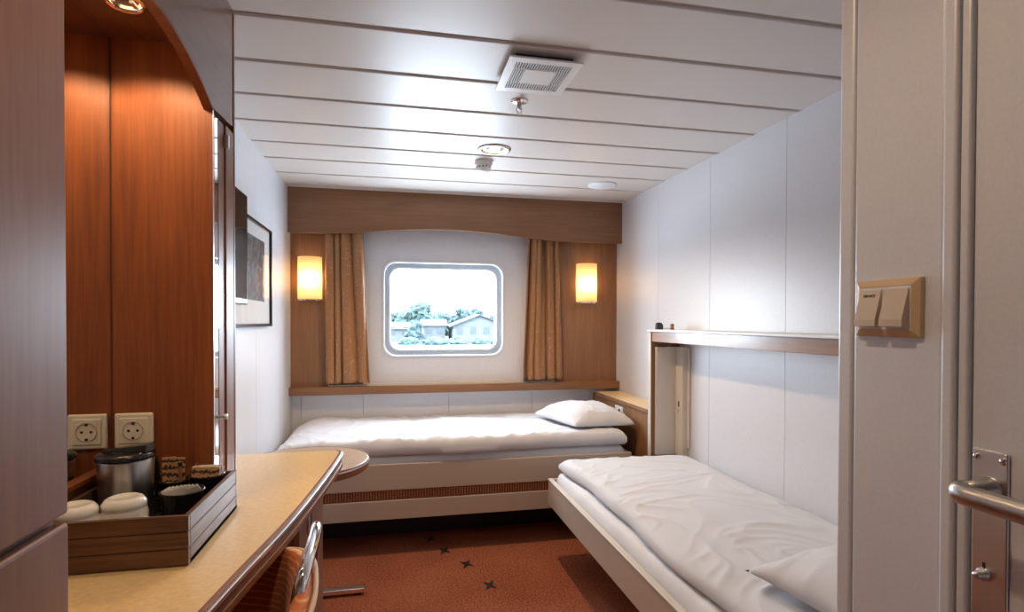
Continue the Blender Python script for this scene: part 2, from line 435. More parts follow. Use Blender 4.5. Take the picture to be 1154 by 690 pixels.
def back_wall():
    L = rrect(0.344, 1.333, 0.412, 0.322, 0.085)
    R = to_rect(L, -.43, 1.14, .77, ZC)
    bm = ring(L, R, YB, YB+.05)
    box(XL-.05, -.43, YB, YB+.05, 0, ZC, bm); box(1.14, XR+.05, YB, YB+.05, 0, ZC, bm)
    mk('wall_back', bm, 'wall_white', kind='structure')
    # lower panels below the ledge with joints
    bm = new(); e = [XL, -.595, -.20, .372, .966, XR]
    for a, b in zip(e, e[1:]): box(a+.0012, b-.0012, YB-.012, YB-.004, 0, .775, bm)
    box(-.43, 1.14, YB-.001, YB+.05, 0, .77, bm)
    mk('wall_back_lower', bm, 'wall_white', kind='structure')
    # wood side panels
    mk('trim_2', box(XL, -.425, YB-.03, YB, .82, 1.95), 'oak_z', kind='structure')
    mk('trim_3', box(1.125, XR, YB-.03, YB, .82, 1.95), 'oak_z', kind='structure')
back_wall()

def window():
    root = mk('window_1', ring(rrect(.344, 1.333, .376, .286, .072), rrect(.344, 1.333, .412, .322, .085), YB+.022, YB+.15), 'window_ring', kind='structure')
    mk('window_rim', ring(rrect(.344, 1.333, .405, .315, .082), rrect(.344, 1.333, .418, .328, .088), YB-.012, YB+.024), 'white_gloss', root, bevel=.003)
    mk('inner_rim', ring(rrect(.344, 1.333, .366, .276, .068), rrect(.344, 1.333, .378, .288, .072), YB+.03, YB+.05), 'white_gloss', root, bevel=.003)
    bm = new()
    lp = rrect(.344, 1.333, .392, .302, .078, 4)
    # bolts spaced along the ring
    pts = []
    P = lp + [lp[0]]
    acc = 0; step = .062
    for a, b in zip(P, P[1:]):
        d = math.dist(a, b); t = step-acc
        while t <= d:
            pts.append((a[0]+(b[0]-a[0])*t/d, a[1]+(b[1]-a[1])*t/d)); t += step
        acc = (acc+d) % step
    for p in pts: cyl((p[0], YB+.0225, p[1]), .0042, .004, (0, -1, 0), 10, bm=bm)
    mk('bolt_row', bm, 'steel', root)
    mk('window_pane', prism(rrect(.344, 1.333, .377, .287, .072), YB+.055, YB+.061, 'xz'), 'glass', root)
window()

def valance():
    root = thing('window_valance', (.475, 3.74, 1.82), 'curved wooden pelmet board running along the top of the window wall', 'pelmet')
    N = 60; lo = []
    for i in range(N+1):
        x = XL + (XR-XL)*i/N
        if x < -.42 or x > 1.12: z = 1.818
        else:
            k = (x+.42)/1.54; z = 1.818 + .052*math.sin(PI*k)**1.4
        lo.append((x, z))
    pts = lo + [(XR, ZC), (XL, ZC)]
    mk('board', prism(pts, 3.735, 3.757, 'xz'), 'oak_x', root)
    bm = new()
    for (a, b) in zip(lo, lo[1:]):
        q = [(a[0], a[1]-.006), (b[0], b[1]-.006), (b[0], b[1]+.004), (a[0], a[1]+.004)]
        prism(q, 3.731, 3.757, 'xz', bm)
    bmesh.ops.remove_doubles(bm, verts=bm.verts, dist=1e-5)
    mk('edge_strip', bm, 'oak_x', root)
    mk('curtain_rail', box(XL+.01, XR-.01, 3.79, 3.81, 1.93, 1.945), 'white_plastic', root)
valance()
bm = box(XL, XR, 3.762, YB-.011, .768, .820)
o = mk('window_ledge', bm, 'oak_x', bevel=.003); tag(o, 'long brown wooden ledge under the window between both side walls', 'ledge')
o2 = mk('ledge_lip', box(-.42, 1.12, 3.80, YB, .820, .832), 'cream_light', o)

# ------------------------------------------------------------------ curtains
def curtain(xt0, xt1, xb0, xb1, seed, label, stripe=False):
    rnd = random.Random(seed); NU, NV = 110, 50
    folds = [(rnd.uniform(0, 1), rnd.uniform(.6, 1.3)) for _ in range(7)]
    ph = [rnd.uniform(0, 6) for _ in range(4)]
    bm = new(); grid = []
    for j in range(NV+1):
        v = j/NV; z = 1.925 - v*(1.925-.842); row = []
        a0 = xt0+(xb0-xt0)*min(1, v*1.1)**1.2; a1 = xt1+(xb1-xt1)*v**.8
        for i in range(NU+1):
            u = i/NU
            uu = u + .060*math.sin(2*PI*u*1.3+ph[0]+.9*v) + .030*math.sin(2*PI*2.7*u+ph[1]+1.2*v)
            s1 = math.sin(2*PI*4.0*uu+ph[2]); s2 = math.sin(2*PI*7.3*uu+ph[3]+.8*v)
            fold = (abs(s1)**.75)*(1 if s1 > 0 else -1)
            y = 3.790 + (.034+.003*v)*fold*(.72+.28*math.sin(5*u+ph[1])) + .007*s2*(1-.6*v)
            y += .006*noise.noise(Vector((u*5, v*3, seed)))
            x = a0+(a1-a0)*u + .011*math.sin(2*PI*4.0*uu+ph[2]+1.3)
            row.append(bm.verts.new((x, max(3.760, min(y, 3.826)), z)))
        grid.append(row)
    for j in range(NV):
        for i in range(NU): bm.faces.new((grid[j][i], grid[j][i+1], grid[j+1][i+1], grid[j+1][i]))
    root = mk('curtain', bm, 'curtain_fabric', smooth=True)
    m = root.modifiers.new('thick', 'SOLIDIFY'); m.thickness = .0025
    tag(root, label, 'curtain', 'curtains either side of the window')
    hem = mk('weight_bar', box(xb0+.01, xb1-.05, 3.782, 3.796, .833, .8405), 'dark', root)
    return root
curtain(-.425, -.205, -.425, -.150, 3, 'gold-brown drawn curtain hanging left of the window, beside the wall lamp near the left wall')
curtain(.915, 1.128, .880, 1.165, 11, 'gold-brown drawn curtain hanging right of the window, nearer the bed pillow')

# ------------------------------------------------------------------ wall lamps
def sconce(x, label):
    root = thing('wall_lamp', (x, YB-.03, 1.39), label, 'wall lamp', 'glass wall lamps beside the window')
    w_, d = .075, .075; n = 24; z0, z1 = 1.392, 1.666
    bm = new(); A = []; B = []
    for i in range(n+1):
        a = PI*i/n
        px, py = x-w_*math.cos(a), (YB-.034) - d*math.sin(a)**.7
        A.append(bm.verts.new((px, py, z0))); B.append(bm.verts.new((px, py, z1)))
    for i in range(n): bm.faces.new((A[i], A[i+1], B[i+1], B[i]))
    mk('lamp_shade', bm, 'shade_glass', root, smooth=True)
    mk('back_plate', box(x-.045, x+.045, YB-.0305, YB-.024, 1.42, 1.62), 'chrome', root)
    bm = box(x-.070, x+.070, YB-.05, YB-.0301, 1.384, 1.391)
    mk('bracket', bm, 'chrome', root)
    for s in (-1, 1): mk('bracket_stud', cyl((x+s*.045, YB-.078, 1.380), .004, .012, seg=10), 'chrome', root)
    mk('lamp_bulb', lathe((x, YB-.068, 1.49), [(0, 0), (.009, .002), (.011, .03), (.008, .055), (0, .06)], seg=16), 'bulb_glow', root, smooth=True)
    l = lamp('bulb_light', 'POINT', (x, YB-.105+.03, 1.52), 2.6, (1.0, .62, .26), .018)
sconce(-.535, 'lit cream glass wall lamp left of the window, near the left wall')
sconce(1.362, 'lit cream glass wall lamp right of the window, above the bed pillow')

# ------------------------------------------------------------------ ceiling fittings
def halogen(x, y, z, label, r=.082, power=14, spot=True, grp=None, tint=(1, .66, .34), size=150, blend=.6):
    root = thing('ceiling_downlight', (x, y, z), label, 'ceiling light', grp)
    mk('trim_ring', lathe((x, y, z), [(r*.70, .002), (r*.72, -.004), (r*.85, -.009), (r, -.004), (r, .0), (r*.7, .002)], seg=48), 'steel' if grp is None else 'chrome', root, smooth=True)
    mk('reflector', lathe((x, y, z-.002), [(r*.70, -.002), (r*.60, .004), (0.0, .004)], seg=40), 'halogen', root, smooth=True)
    for s in (-1, 1):
        mk('lamp_clip', box(x+s*r*.42-.004, x+s*r*.42+.004, y-.012, y+.012, z-.010, z-.004), 'steel', root)
    l = lamp('downlight_beam', 'SPOT', (x, y, z-.015), power, tint, .03, (0, 0, 0), spot_size=math.radians(size), spot_blend=blend)
    return root
halogen(.485, 2.705, ZC, 'lit round recessed halogen downlight in the white panel ceiling', power=38)
def round_cover():
    root = tag(mk('ceiling_cover', lathe((1.262, 3.262, ZC), [(.088, 0), (.088, -.006), (.078, -.012), (.066, -.010), (.060, -.016), (.02, -.022), (0, -.022)], seg=48), 'white_gloss', smooth=True),
        'flat round white disc cover on the ceiling near the right wall and pelmet', 'ceiling cover')
round_cover()
def smoke():
    x, y = .467, 2.93
    root = thing('smoke_detector', (x, y, ZC), 'small white smoke detector on the ceiling just beyond the lit downlight', 'smoke detector')
    mk('base', lathe((x, y, ZC), [(0, 0), (.048, 0), (.050, -.012), (.047, -.022), (0, -.022)], seg=36), 'white_plastic', root, smooth=False)
    mk('chamber', lathe((x, y, ZC-.022), [(.040, 0), (.040, -.018), (.030, -.030), (.012, -.036), (0, -.036)], seg=36), 'white_plastic', root, smooth=True)
    bm = new()
    for k in range(14):
        a = 2*PI*k/14; c = Vector((x+.0402*math.cos(a), y+.0402*math.sin(a), ZC-.033))
        cyl(c, .004, .001, (math.cos(a), math.sin(a), 0), 8, bm=bm)
    mk('vent_slots', bm, 'dark', root)
    mk('indicator', cyl((x+.03, y-.037, ZC-.012), .003, .003, (.6, -.8, 0), 8), 'dark', root)
smoke()
def sprinkler():
    x, y = .473, 2.098
    root = thing('sprinkler_head', (x, y, ZC), 'small chrome fire sprinkler head hanging under the ceiling behind the air vent', 'sprinkler')
    mk('escutcheon', lathe((x, y, ZC), [(0, 0), (.034, 0), (.033, -.004), (.014, -.010), (0, -.010)], seg=32), 'chrome', root, smooth=True)
    mk('body', lathe((x, y, ZC-.010), [(0, 0), (.010, 0), (.010, -.012), (.007, -.014), (.006, -.022), (0, -.022)], seg=20), 'steel', root, smooth=True)
    for s in (-1, 1): mk('frame_arm', tube([(x+s*.008, y, ZC-.026), (x+s*.010, y, ZC-.036), (x+s*.003, y, ZC-.046)], .0022, 8), 'steel', root, smooth=True)
    mk('deflector', lathe((x, y, ZC-.047), [(0, 0), (.011, 0), (.011, -.002), (0, -.002)], seg=16), 'chrome', root)
sprinkler()
def vent():
    x, y, h = .474, 1.828, .128; z = ZC-.020
    root = thing('air_vent', (x, y, ZC), 'square white ceiling air vent with slotted border around a blank centre', 'air vent')
    mk('spacer', box(x-.095, x+.095, y-.10, y+.10, ZC-.02, ZC), 'dark', root)
    # plate with slots: build a plate from strips
    bm = new(); o_, i_ = .098, .052; zt, zb = z, z-.006
    for a in (box(x-h*.94, x+h*.94, y-h, y-o_, zb, zt, bm), box(x-h*.94, x+h*.94, y+o_, y+h, zb, zt, bm),
              box(x-h*.94, x-o_*.94, y-o_, y+o_, zb, zt, bm), box(x+o_*.94, x+h*.94, y-o_, y+o_, zb, zt, bm),
              box(x-i_, x+i_, y-i_, y+i_, zb, zt, bm)): pass
    mk('face_plate', bm, 'white_plastic', root)
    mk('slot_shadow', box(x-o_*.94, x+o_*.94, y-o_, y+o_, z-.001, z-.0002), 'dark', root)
    bm = new(); n = 21
    for k in range(n):                      # short fins across each border band
        t = -o_*.92 + 2*o_*.92*(k+.5)/n
        for s in (-1, 1): box(x+t-.0017, x+t+.0017, y+s*(i_+o_)/2-(o_-i_)/2, y+s*(i_+o_)/2+(o_-i_)/2, zb, zt-.001, bm)
    for k in range(5):
        t = i_ + (o_*.94-i_)*(k+.5)/5
        for s in (-1, 1): box(x+s*t-.0017, x+s*t+.0017, y-i_, y+i_, zb+.0004, zt-.001, bm)
    mk('grille', bm, 'white_plastic', root)
vent()
halogen(-.02, .62, ZC, 'round recessed halogen downlight over the cabin entrance', power=12, tint=(1, .74, .48))

# ------------------------------------------------------------------ wardrobe and overhead unit
def wardrobe():
    root = thing('wardrobe', (-.54, .25, 0), 'tall dark wood wardrobe at the left with upper and lower doors', 'wardrobe')
    mk('body', box(XL+.003, MX-.018, -.35, .855, 0.0, ZC-.003), 'front_z', root)
    mk('door', box(MX-.016, MX, -.20, .856, .990, ZC-.01), 'front_z', root, bevel=.004, seg=3)
    mk('door', box(MX-.016, MX, -.20, .858, .04, .978), 'front_z', root, bevel=.006, seg=3)
wardrobe()
def overhead():
    Y0, Y1, Y2 = .862, 1.475, 1.655; SZ = 1.914; MB = .93
    root = thing('overhead_cabinet', (-.54, 1.25, .80), 'built-in wooden mirror-niche cabinet with arched front above the desk', 'cabinet')
    N = 28; arc = []
    for i in range(N+1):
        y = Y0+(Y1-Y0)*i/N; k = (y-1.17)/(Y1-1.17); arc.append((y, 1.838 - .072*abs(k)**1.9))
    pts = arc + [(Y1, 1.768), (Y2, 1.780), (Y2, ZC-.004), (Y0, ZC-.004)]
    pts = [p for i, p in enumerate(pts) if i == 0 or math.dist(p, pts[i-1]) > 1e-4]
    mk('arched_fascia', prism(pts, MX-.018, MX, 'yz'), 'front_y', root)
    bm = new()
    for a, b in zip(arc, arc[1:]):
        prism([(a[0], a[1]-.005), (b[0], b[1]-.005), (b[0], b[1]+.003), (a[0], a[1]+.003)], MX-.020, MX+.0015, 'yz', bm)
    bmesh.ops.remove_doubles(bm, verts=bm.verts, dist=1e-5)
    mk('arch_edging', bm, 'niche_z', root)
    mk('soffit', box(XL+.003, MX-.018, Y0, Y1, SZ, SZ+.02), 'shaded_soffit_y', root)
    bm = box(XL+.003, MX-.0185, Y1, Y1+.012, .792, SZ+.03); box(MX-.0185, MX, Y1, Y1+.012, .792, 1.764, bm)
    mk('side_panel', bm, 'niche_z', root)
    mk('panel_edging', box(MX-.0005, MX+.0008, Y1-.0005, Y1+.005, .80, 1.764), 'metal', root)
    mk('cabinet_box', box(XL+.003, MX-.020, Y1+.0125, Y2-.006, .80, 2.09), 'cherry_z', root)
    mk('end_post', box(MX-.030, MX+.001, Y2-.075, Y2, .80, 1.762), 'cherry_z', root, bevel=.002)
    mk('end_panel', box(XL+.003, MX+.002, Y2-.005, Y2+.005, .80, ZC-.012), 'cherry_z', root)
    d = mk('mirror_door', box(MX-.016, MX-.004, Y1+.014, Y1+.055, .82, 1.758), 'mirror_glass', root)
    mk('door_frame', box(MX-.014, MX-.003, Y1+.055, Y2-.077, .82, 1.758), 'cherry_z', root)
    mk('door_knob', lathe((MX-.004, 1.500, 1.011), [(0, 0), (.004, 0), (.004, .018), (.007, .020), (.007, .028), (0, .029)], (1, 0, 0), 16), 'metal', d, smooth=True)
    mk('door_hinge', box(MX-.003, MX+.009, Y2-.080, Y2-.070, 1.70, 1.735), 'metal', d, bevel=.002)
    mk('corner_joint', box(XL+.003, XL+.0085, Y1-.003, Y1-.0005, .915, SZ-.001), 'edge_line', root)
    # wood strip and backing below the mirror
    mk('splashback', box(XL+.003, XL+.009, Y0, Y1, .792, .905), 'cherry_y', root)
    mk('mirror_rail', box(XL+.003, XL+.020, Y0, Y1, .905, .914), 'niche_z', root)
overhead()
m_ = mk('wall_mirror', box(XL+.003, XL+.007, .862, 1.4705, .9145, 1.913), 'mirror_glass')
tag(m_, 'frameless mirror on the left wall inside the wooden niche above the desk', 'mirror')
halogen(-.545, 1.300, 1.913, 'lit halogen downlight in the wooden soffit above the desk', r=.040, power=6.0, grp='x', tint=(1, .70, .40), size=132, blend=.15)
del [o for o in S.objects if o.get('group') == 'x'][0]['group']

def socket(x, z, y, name_label):
    root = thing('wall_socket', (x, y, z), name_label, 'socket')
    h = .041
    mk('plate', box(x-h, x+h, y-.009, y, z-h, z+h), 'ivory', root, bevel=.005, seg=3)
    mk('insert', box(x-.030, x+.030, y-.0115, y-.008, z-.030, z+.030), 'ivory', root, bevel=.002)
    mk('well', lathe((x, y-.0118, z), [(.0215, 0), (.0225, .0005), (.0225, -.001), (.0200, -.0010), (.0190, .001), (0, .001)], (0, 1, 0), 32), 'cream', root)
    for s in (-1, 1): mk('contact_hole', cyl((x+s*.0095, y-.0122, z), .0030, .002, (0, 1, 0), 12), 'dark', root)
    for s in (-1, 1): mk('earth_clip', box(x-.003, x+.003, y-.0126, y-.0105, z+s*.0175-.003, z+s*.0175+.003), 'dark', root)
    return root
socket(-.6015, .990, 1.475, 'square cream wall socket low on the orange wood panel above the tray')

# ------------------------------------------------------------------ desk
DZ = .790
def desk():
    root = thing('desk', (-.45, 1.5, 0), 'wall-mounted desk with speckled tan top and curved dark wood edge', 'desk')
    edge = [(-.315, .862), (-.300, .954), (-.279, 1.104), (-.244, 1.336), (-.219, 1.565), (-.198, 1.80), (-.186, 1.98), (-.186, 2.03), (-.192, 2.050), (-.205, 2.055)]
    def cr(P, n=6):
        out = []
        for i in range(len(P)-1):
            p0, p1, p2, p3 = P[max(i-1, 0)], P[i], P[i+1], P[min(i+2, len(P)-1)]
            for k in range(n):
                t = k/n
                out.append(tuple(.5*((2*b)+(-a+c)*t+(2*a-5*b+4*c-d)*t*t+(-a+3*b-3*c+d)*t**3) for a, b, c, d in zip(p0, p1, p2, p3)))
        out.append(P[-1]); return out
    E_ = cr(edge)
    pts = E_ + [(XL+.003, 2.055), (XL+.003, .862)]
    mk('desk_top', prism(pts, DZ-.030, DZ), 'desk_top', root)
    # edge band in three laminations
    def band(o0, o1, z0, z1, mat, name):
        bm = new()
        rows = []
        n = len(E_)
        for i, p in enumerate(E_):
            a, b = E_[max(i-1, 0)], E_[min(i+1, n-1)]
            dx, dy = b[0]-a[0], b[1]-a[1]; l = math.hypot(dx, dy); nx, ny = dy/l, -dx/l
            rows.append([bm.verts.new((p[0]+nx*o, p[1]+ny*o, z)) for o, z in ((o0, z0), (o1, z0), (o1, z1), (o0, z1))])
        for A, B in zip(rows, rows[1:]):
            for k in range(4): bm.faces.new((A[k], A[(k+1) % 4], B[(k+1) % 4], B[k]))
        bm.faces.new(rows[0]); bm.faces.new(rows[-1][::-1])
        return mk(name, bm, mat, root, bevel=.002)
    band(-.004, .006, DZ-.032, DZ+.0005, 'cherry_y', 'edge_band')
    band(.0055, .0115, DZ-.013, DZ-.004, 'metal', 'edge_trim')
    band(-.0045, .0100, DZ-.048, DZ-.0325, 'cherry_y', 'edge_band')
    # drawer pedestal under the far end
    p = mk('pedestal', box(XL+.003, -.258, 1.52, 2.00, .02, DZ-.049), 'front_z', root)
    mk('pedestal_door', box(-.256, -.240, 1.522, 2.005, .03, DZ-.052), 'front_z', root, bevel=.002)
    h = mk('recessed_pull', box(-.2398, -.2340, 1.655, 1.728, .645, .700), 'metal', root, bevel=.002)
    mk('pull_recess', box(-.2342, -.2335, 1.668, 1.716, .653, .692), 'dark', h)
    mk('front_rail', box(-.640, -.620, .862, 1.515, DZ-.13, DZ-.049), 'cherry_y', root)
desk()

# tray and what stands in it
TX0, TX1, TY0, TY1, TZ = -.644, -.376, 1.148, 1.466, DZ
def tray():
    root = thing('serving_tray', (-.504, 1.307, TZ), 'slatted dark wood tray on the desk holding mugs and a steel jug', 'tray')
    mk('tray_floor', box(TX0, TX1, TY0, TY1, TZ+.002, TZ+.010), 'dark', root)
    zs = [TZ+.002, TZ+.034, TZ+.066, TZ+.097]
    for a, b in zip(zs, zs[1:]):
        mk('slat', box(TX0, TX1, TY0-.011, TY0, a, b-.002), 'tray_x', root, bevel=.0012)
        mk('slat', box(TX0, TX1, TY1-.011, TY1, a, b-.002), 'tray_x', root, bevel=.0012)
        mk('slat', box(TX1-.010, TX1, TY0+.001, TY1-.012, a, b-.002), 'tray_sheen_y', root, bevel=.0012)
        mk('slat', box(TX0, TX0+.010, TY0+.001, TY1-.012, a, b-.002), 'tray_sheen_y', root, bevel=.0012)
    bm = new()
    for a in (TX0+.0015, TX1-.0095): box(a, a+.008, TY0+.0015, TY1-.0015, TZ+.003, TZ+.090, bm)
    for a in (TY0-.0095, TY1-.0095): box(TX0+.0015, TX1-.0015, a, a+.008, TZ+.003, TZ+.090, bm)
    mk('liner', bm, 'dark', root)
tray()
FZ = TZ+.0105
def mug(x, y, ang, label):
    root = thing('mug', (x, y, FZ), label, 'mug', 'upside-down mugs in the tray')
    mk('cup', lathe((x, y, FZ), [(.036, 0), (.0395, .001), (.041, .02), (.041, .070), (.038, .078), (.037, .081), (.0385, .084), (.038, .092), (.032, .100), (.026, .1025), (.024, .1005), (0, .100)], seg=48), 'ceramic', root, smooth=True)
    c, s = math.cos(ang), math.sin(ang)
    pts = [(x+c*(.039+d), y+s*(.039+d), FZ+z) for d, z in ((0, .060), (.014, .060), (.021, .048), (.021, .030), (.014, .018), (0, .018))]
    mk('handle', tube(pts, .0045, 10, smoothn=2, rv=.006), 'ceramic', root, smooth=True)
mug(-.520, 1.226, -.35, 'white mug upside down in the tray, in front of the steel jug')
mug(-.590, 1.192, PI*.62, 'white mug upside down in the tray corner, half hidden by the wardrobe edge')
def jug():
    x, y = -.572, 1.358
    root = thing('insulated_jug', (x, y, FZ), 'brushed steel insulated jug with black lid standing in the tray', 'jug')
    mk('jug_body', lathe((x, y, FZ), [(0, 0), (.046, 0), (.048, .004), (.050, .05), (.053, .145), (.053, .150), (0, .150)], seg=48), 'steel', root, smooth=True)
    mk('lid', lathe((x, y, FZ+.1505), [(0, 0), (.0555, 0), (.0565, .004), (.055, .010), (.046, .015), (.036, .012), (0, .012)], seg=48), 'black_plastic', root, smooth=True)
    pts = [(-.052, -.004), (.05, -.026), (.058, .0), (.05, .026)]
    bm = new()
    a = [bm.verts.new((x+px*.95, y+py, FZ+.164)) for px, py in pts]; b = [bm.verts.new((x+px*.95, y+py*.8, FZ+(.168 if i == 0 else .180))) for i, (px, py) in enumerate(pts)]
    bm.faces.new(a); bm.faces.new(b[::-1])
    for i in range(4): bm.faces.new((a[i], a[(i+1) % 4], b[(i+1) % 4], b[i]))
    mk('lid_lever', bm, 'black_plastic', root, bevel=.004, seg=3)
    mk('handle', tube([(x+.02, y+.052, FZ+.14), (x+.03, y+.080, FZ+.135), (x+.03, y+.082, FZ+.05), (x+.02, y+.048, FZ+.03)], .006, 10, smoothn=2), 'black_plastic', root, smooth=True)
jug()
def holder(x, y, r, h, label):
    o = mk('condiment_pot', lathe((x, y, FZ), [(0, 0), (r*.74, 0), (r*.78, .004), (r, h-.003), (r+.0015, h), (r-.002, h), (r-.005, h-.004), (r*.72, .012), (0, .010)], seg=40), 'black_plastic', smooth=True)
    return tag(o, label, 'pot', 'black pots in the tray')
holder(-.436, 1.285, .041, .093, 'round black pot of small white packets, frontmost of the pots in the tray')
holder(-.499, 1.422, .031, .080, 'black pot of upright coffee sticks beside the steel jug')
holder(-.426, 1.412, .036, .092, 'black pot of paper sachets at the far right corner of the tray')
for k in range(8):
    a = -.9+k*.25; x = -.438+.0062*(k-3.5); y = 1.285+.0034*(k-3.5)
    bm = prism([(-.012, 0), (.012, 0), (.012, .030), (.004, .043), (-.012, .034)], -.0011, .0011, 'xz')
    M = Matrix.Translation((x, y, FZ+.060)) @ Matrix.Rotation(.35+.1*math.sin(k), 4, 'Z') @ Matrix.Rotation(.22*(k-3.5)/3.5, 4, 'X')
    bmesh.ops.transform(bm, matrix=M, verts=bm.verts)
    tag(mk('sugar_packet', bm, 'paper'), 'small white paper packet standing in the frontmost black pot', 'packet', 'white packets in the front pot')
def sachet_mat():
    m, t, b = newmat('stick_print')
    tc = t.nodes.new('ShaderNodeTexCoord'); wv = t.nodes.new('ShaderNodeTexWave'); wv.bands_direction = 'Z'; wv.inputs['Scale'].default_value = 20; wv.inputs['Distortion'].default_value = 4; wv.inputs['Detail'].default_value = 2; wv.inputs['Detail Scale'].default_value = 6
    t.links.new(tc.outputs['Object'], wv.inputs['Vector'])
    r = t.nodes.new('ShaderNodeValToRGB'); r.color_ramp.interpolation = 'CONSTANT'
    r.color_ramp.elements[0].color = (.08, .03, .015, 1); r.color_ramp.elements[1].position = .35; r.color_ramp.elements[1].color = (.58, .33, .15, 1)
    t.links.new(wv.outputs['Fac'], r.inputs['Fac']); t.links.new(r.outputs['Color'], b.inputs['Base Color']); MATS['stick_print'] = m
sachet_mat()
plain('stick_brown', (.36, .15, .06), .5)
for k in range(4):
    bm = prism([(-.008, 0), (.008, 0), (.0075, .118), (-.0085, .118)], -.0018, .0018, 'xz')
    M = Matrix.Translation((-.512+.009*k, 1.417+.004*(k % 2), FZ+.014)) @ Matrix.Rotation(-.06+.03*k, 4, 'Y') @ Matrix.Rotation(.05*k-.1, 4, 'X')
    bmesh.ops.transform(bm, matrix=M, verts=bm.verts)
    tag(mk('coffee_stick', bm, 'stick_print'), 'tan and brown printed coffee stick leaning in the pot beside the jug', 'sachet', 'printed coffee sticks')
r_ = thing('sugar_stick', (-.484, 1.415, FZ+.014), 'single orange-brown stick sachet with dark tip between the pots', 'sachet')
mk('wrapper', box(-.488, -.480, 1.413, 1.417, FZ+.014, FZ+.112), 'stick_brown', r_, bevel=.001)
mk('dark_tip', box(-.4885, -.4795, 1.4128, 1.4172, FZ+.112, FZ+.121), 'dark', r_)
for k in range(2):
    tag(mk('stirrer', tube([(-.500+.003*k, 1.425, FZ+.02), (-.468+.014*k, 1.43, FZ+.108+.006*k)], .0013, 6), 'stick_brown'), 'thin brown stirrer leaning out beside the orange stick sachet', 'stirrer', 'stirrers in the tray')
for k in range(4):
    bm = box(-.030, .030, -.0015, .0015, 0, .058)
    M = Matrix.Translation((-.427, 1.398+.009*k, FZ+.052)) @ Matrix.Rotation(.05*(k-1.5), 4, 'Z') @ Matrix.Rotation(.05*(k-2), 4, 'X')
    bmesh.ops.transform(bm, matrix=M, verts=bm.verts)
    tag(mk('tea_sachet', bm, 'paper' if k % 2 else 'stick_print'), 'paper sachet filed upright in the far right black pot', 'sachet', 'paper sachets in the far pot')
c_ = mk('power_cord', tube([(-.567, 1.462, .955), (-.562, 1.450, .940), (-.556, 1.446, .915), (-.552, 1.450, .870), (-.556, 1.468, .80)], .0016, 8, smoothn=2), 'ivory', smooth=True)
tag(c_, 'thin cream cord running down from the wall socket behind the jug', 'cord')

# ------------------------------------------------------------------ pictures on the left wall
def picture():
    y0, y1, z0, z1 = 2.43, 3.16, 1.222, 1.724; x = XL
    root = thing('framed_picture', (x, 2.8, z0), 'framed dark blue print in a wide white mat on the left wall', 'picture')
    f = .014
    bm = box(x+.001, x+.024, y0, y1, z0, z0+f); box(x+.001, x+.024, y0, y1, z1-f, z1, bm)
    box(x+.001, x+.024, y0, y0+f, z0+f, z1-f, bm); box(x+.001, x+.024, y1-f, y1, z0+f, z1-f, bm)
    mk('frame', bm, 'black_plastic', root)
    mk('mat_board', box(x+.002, x+.012, y0+f, y1-f, z0+f, z1-f), 'mat_board', root)
    mk('print', box(x+.012, x+.013, y0+.13, y1-.13, z0+.125, z1-.075), 'art_print', root)
    mk('glazing', box(x+.0155, x+.017, y0+f, y1-f, z0+f, z1-f), 'glass', root)
picture()
def screen():
    root = thing('wall_screen', (XL, 2.02, 1.31), 'dark flat screen mounted on the left wall, mostly behind the mirror cabinet', 'screen')
    x0, x1 = -.590, -.556
    mk('housing', box(x0, x1, 1.80, 2.330, 1.312, 1.735), 'black_plastic', root, bevel=.004)
    mk('display', box(x1-.0004, x1+.0012, 1.815, 2.317, 1.334, 1.722), 'screen', root)
    mk('bracket', box(XL+.001, x0-.0002, 1.96, 2.08, 1.42, 1.58), 'dark', root)
screen()

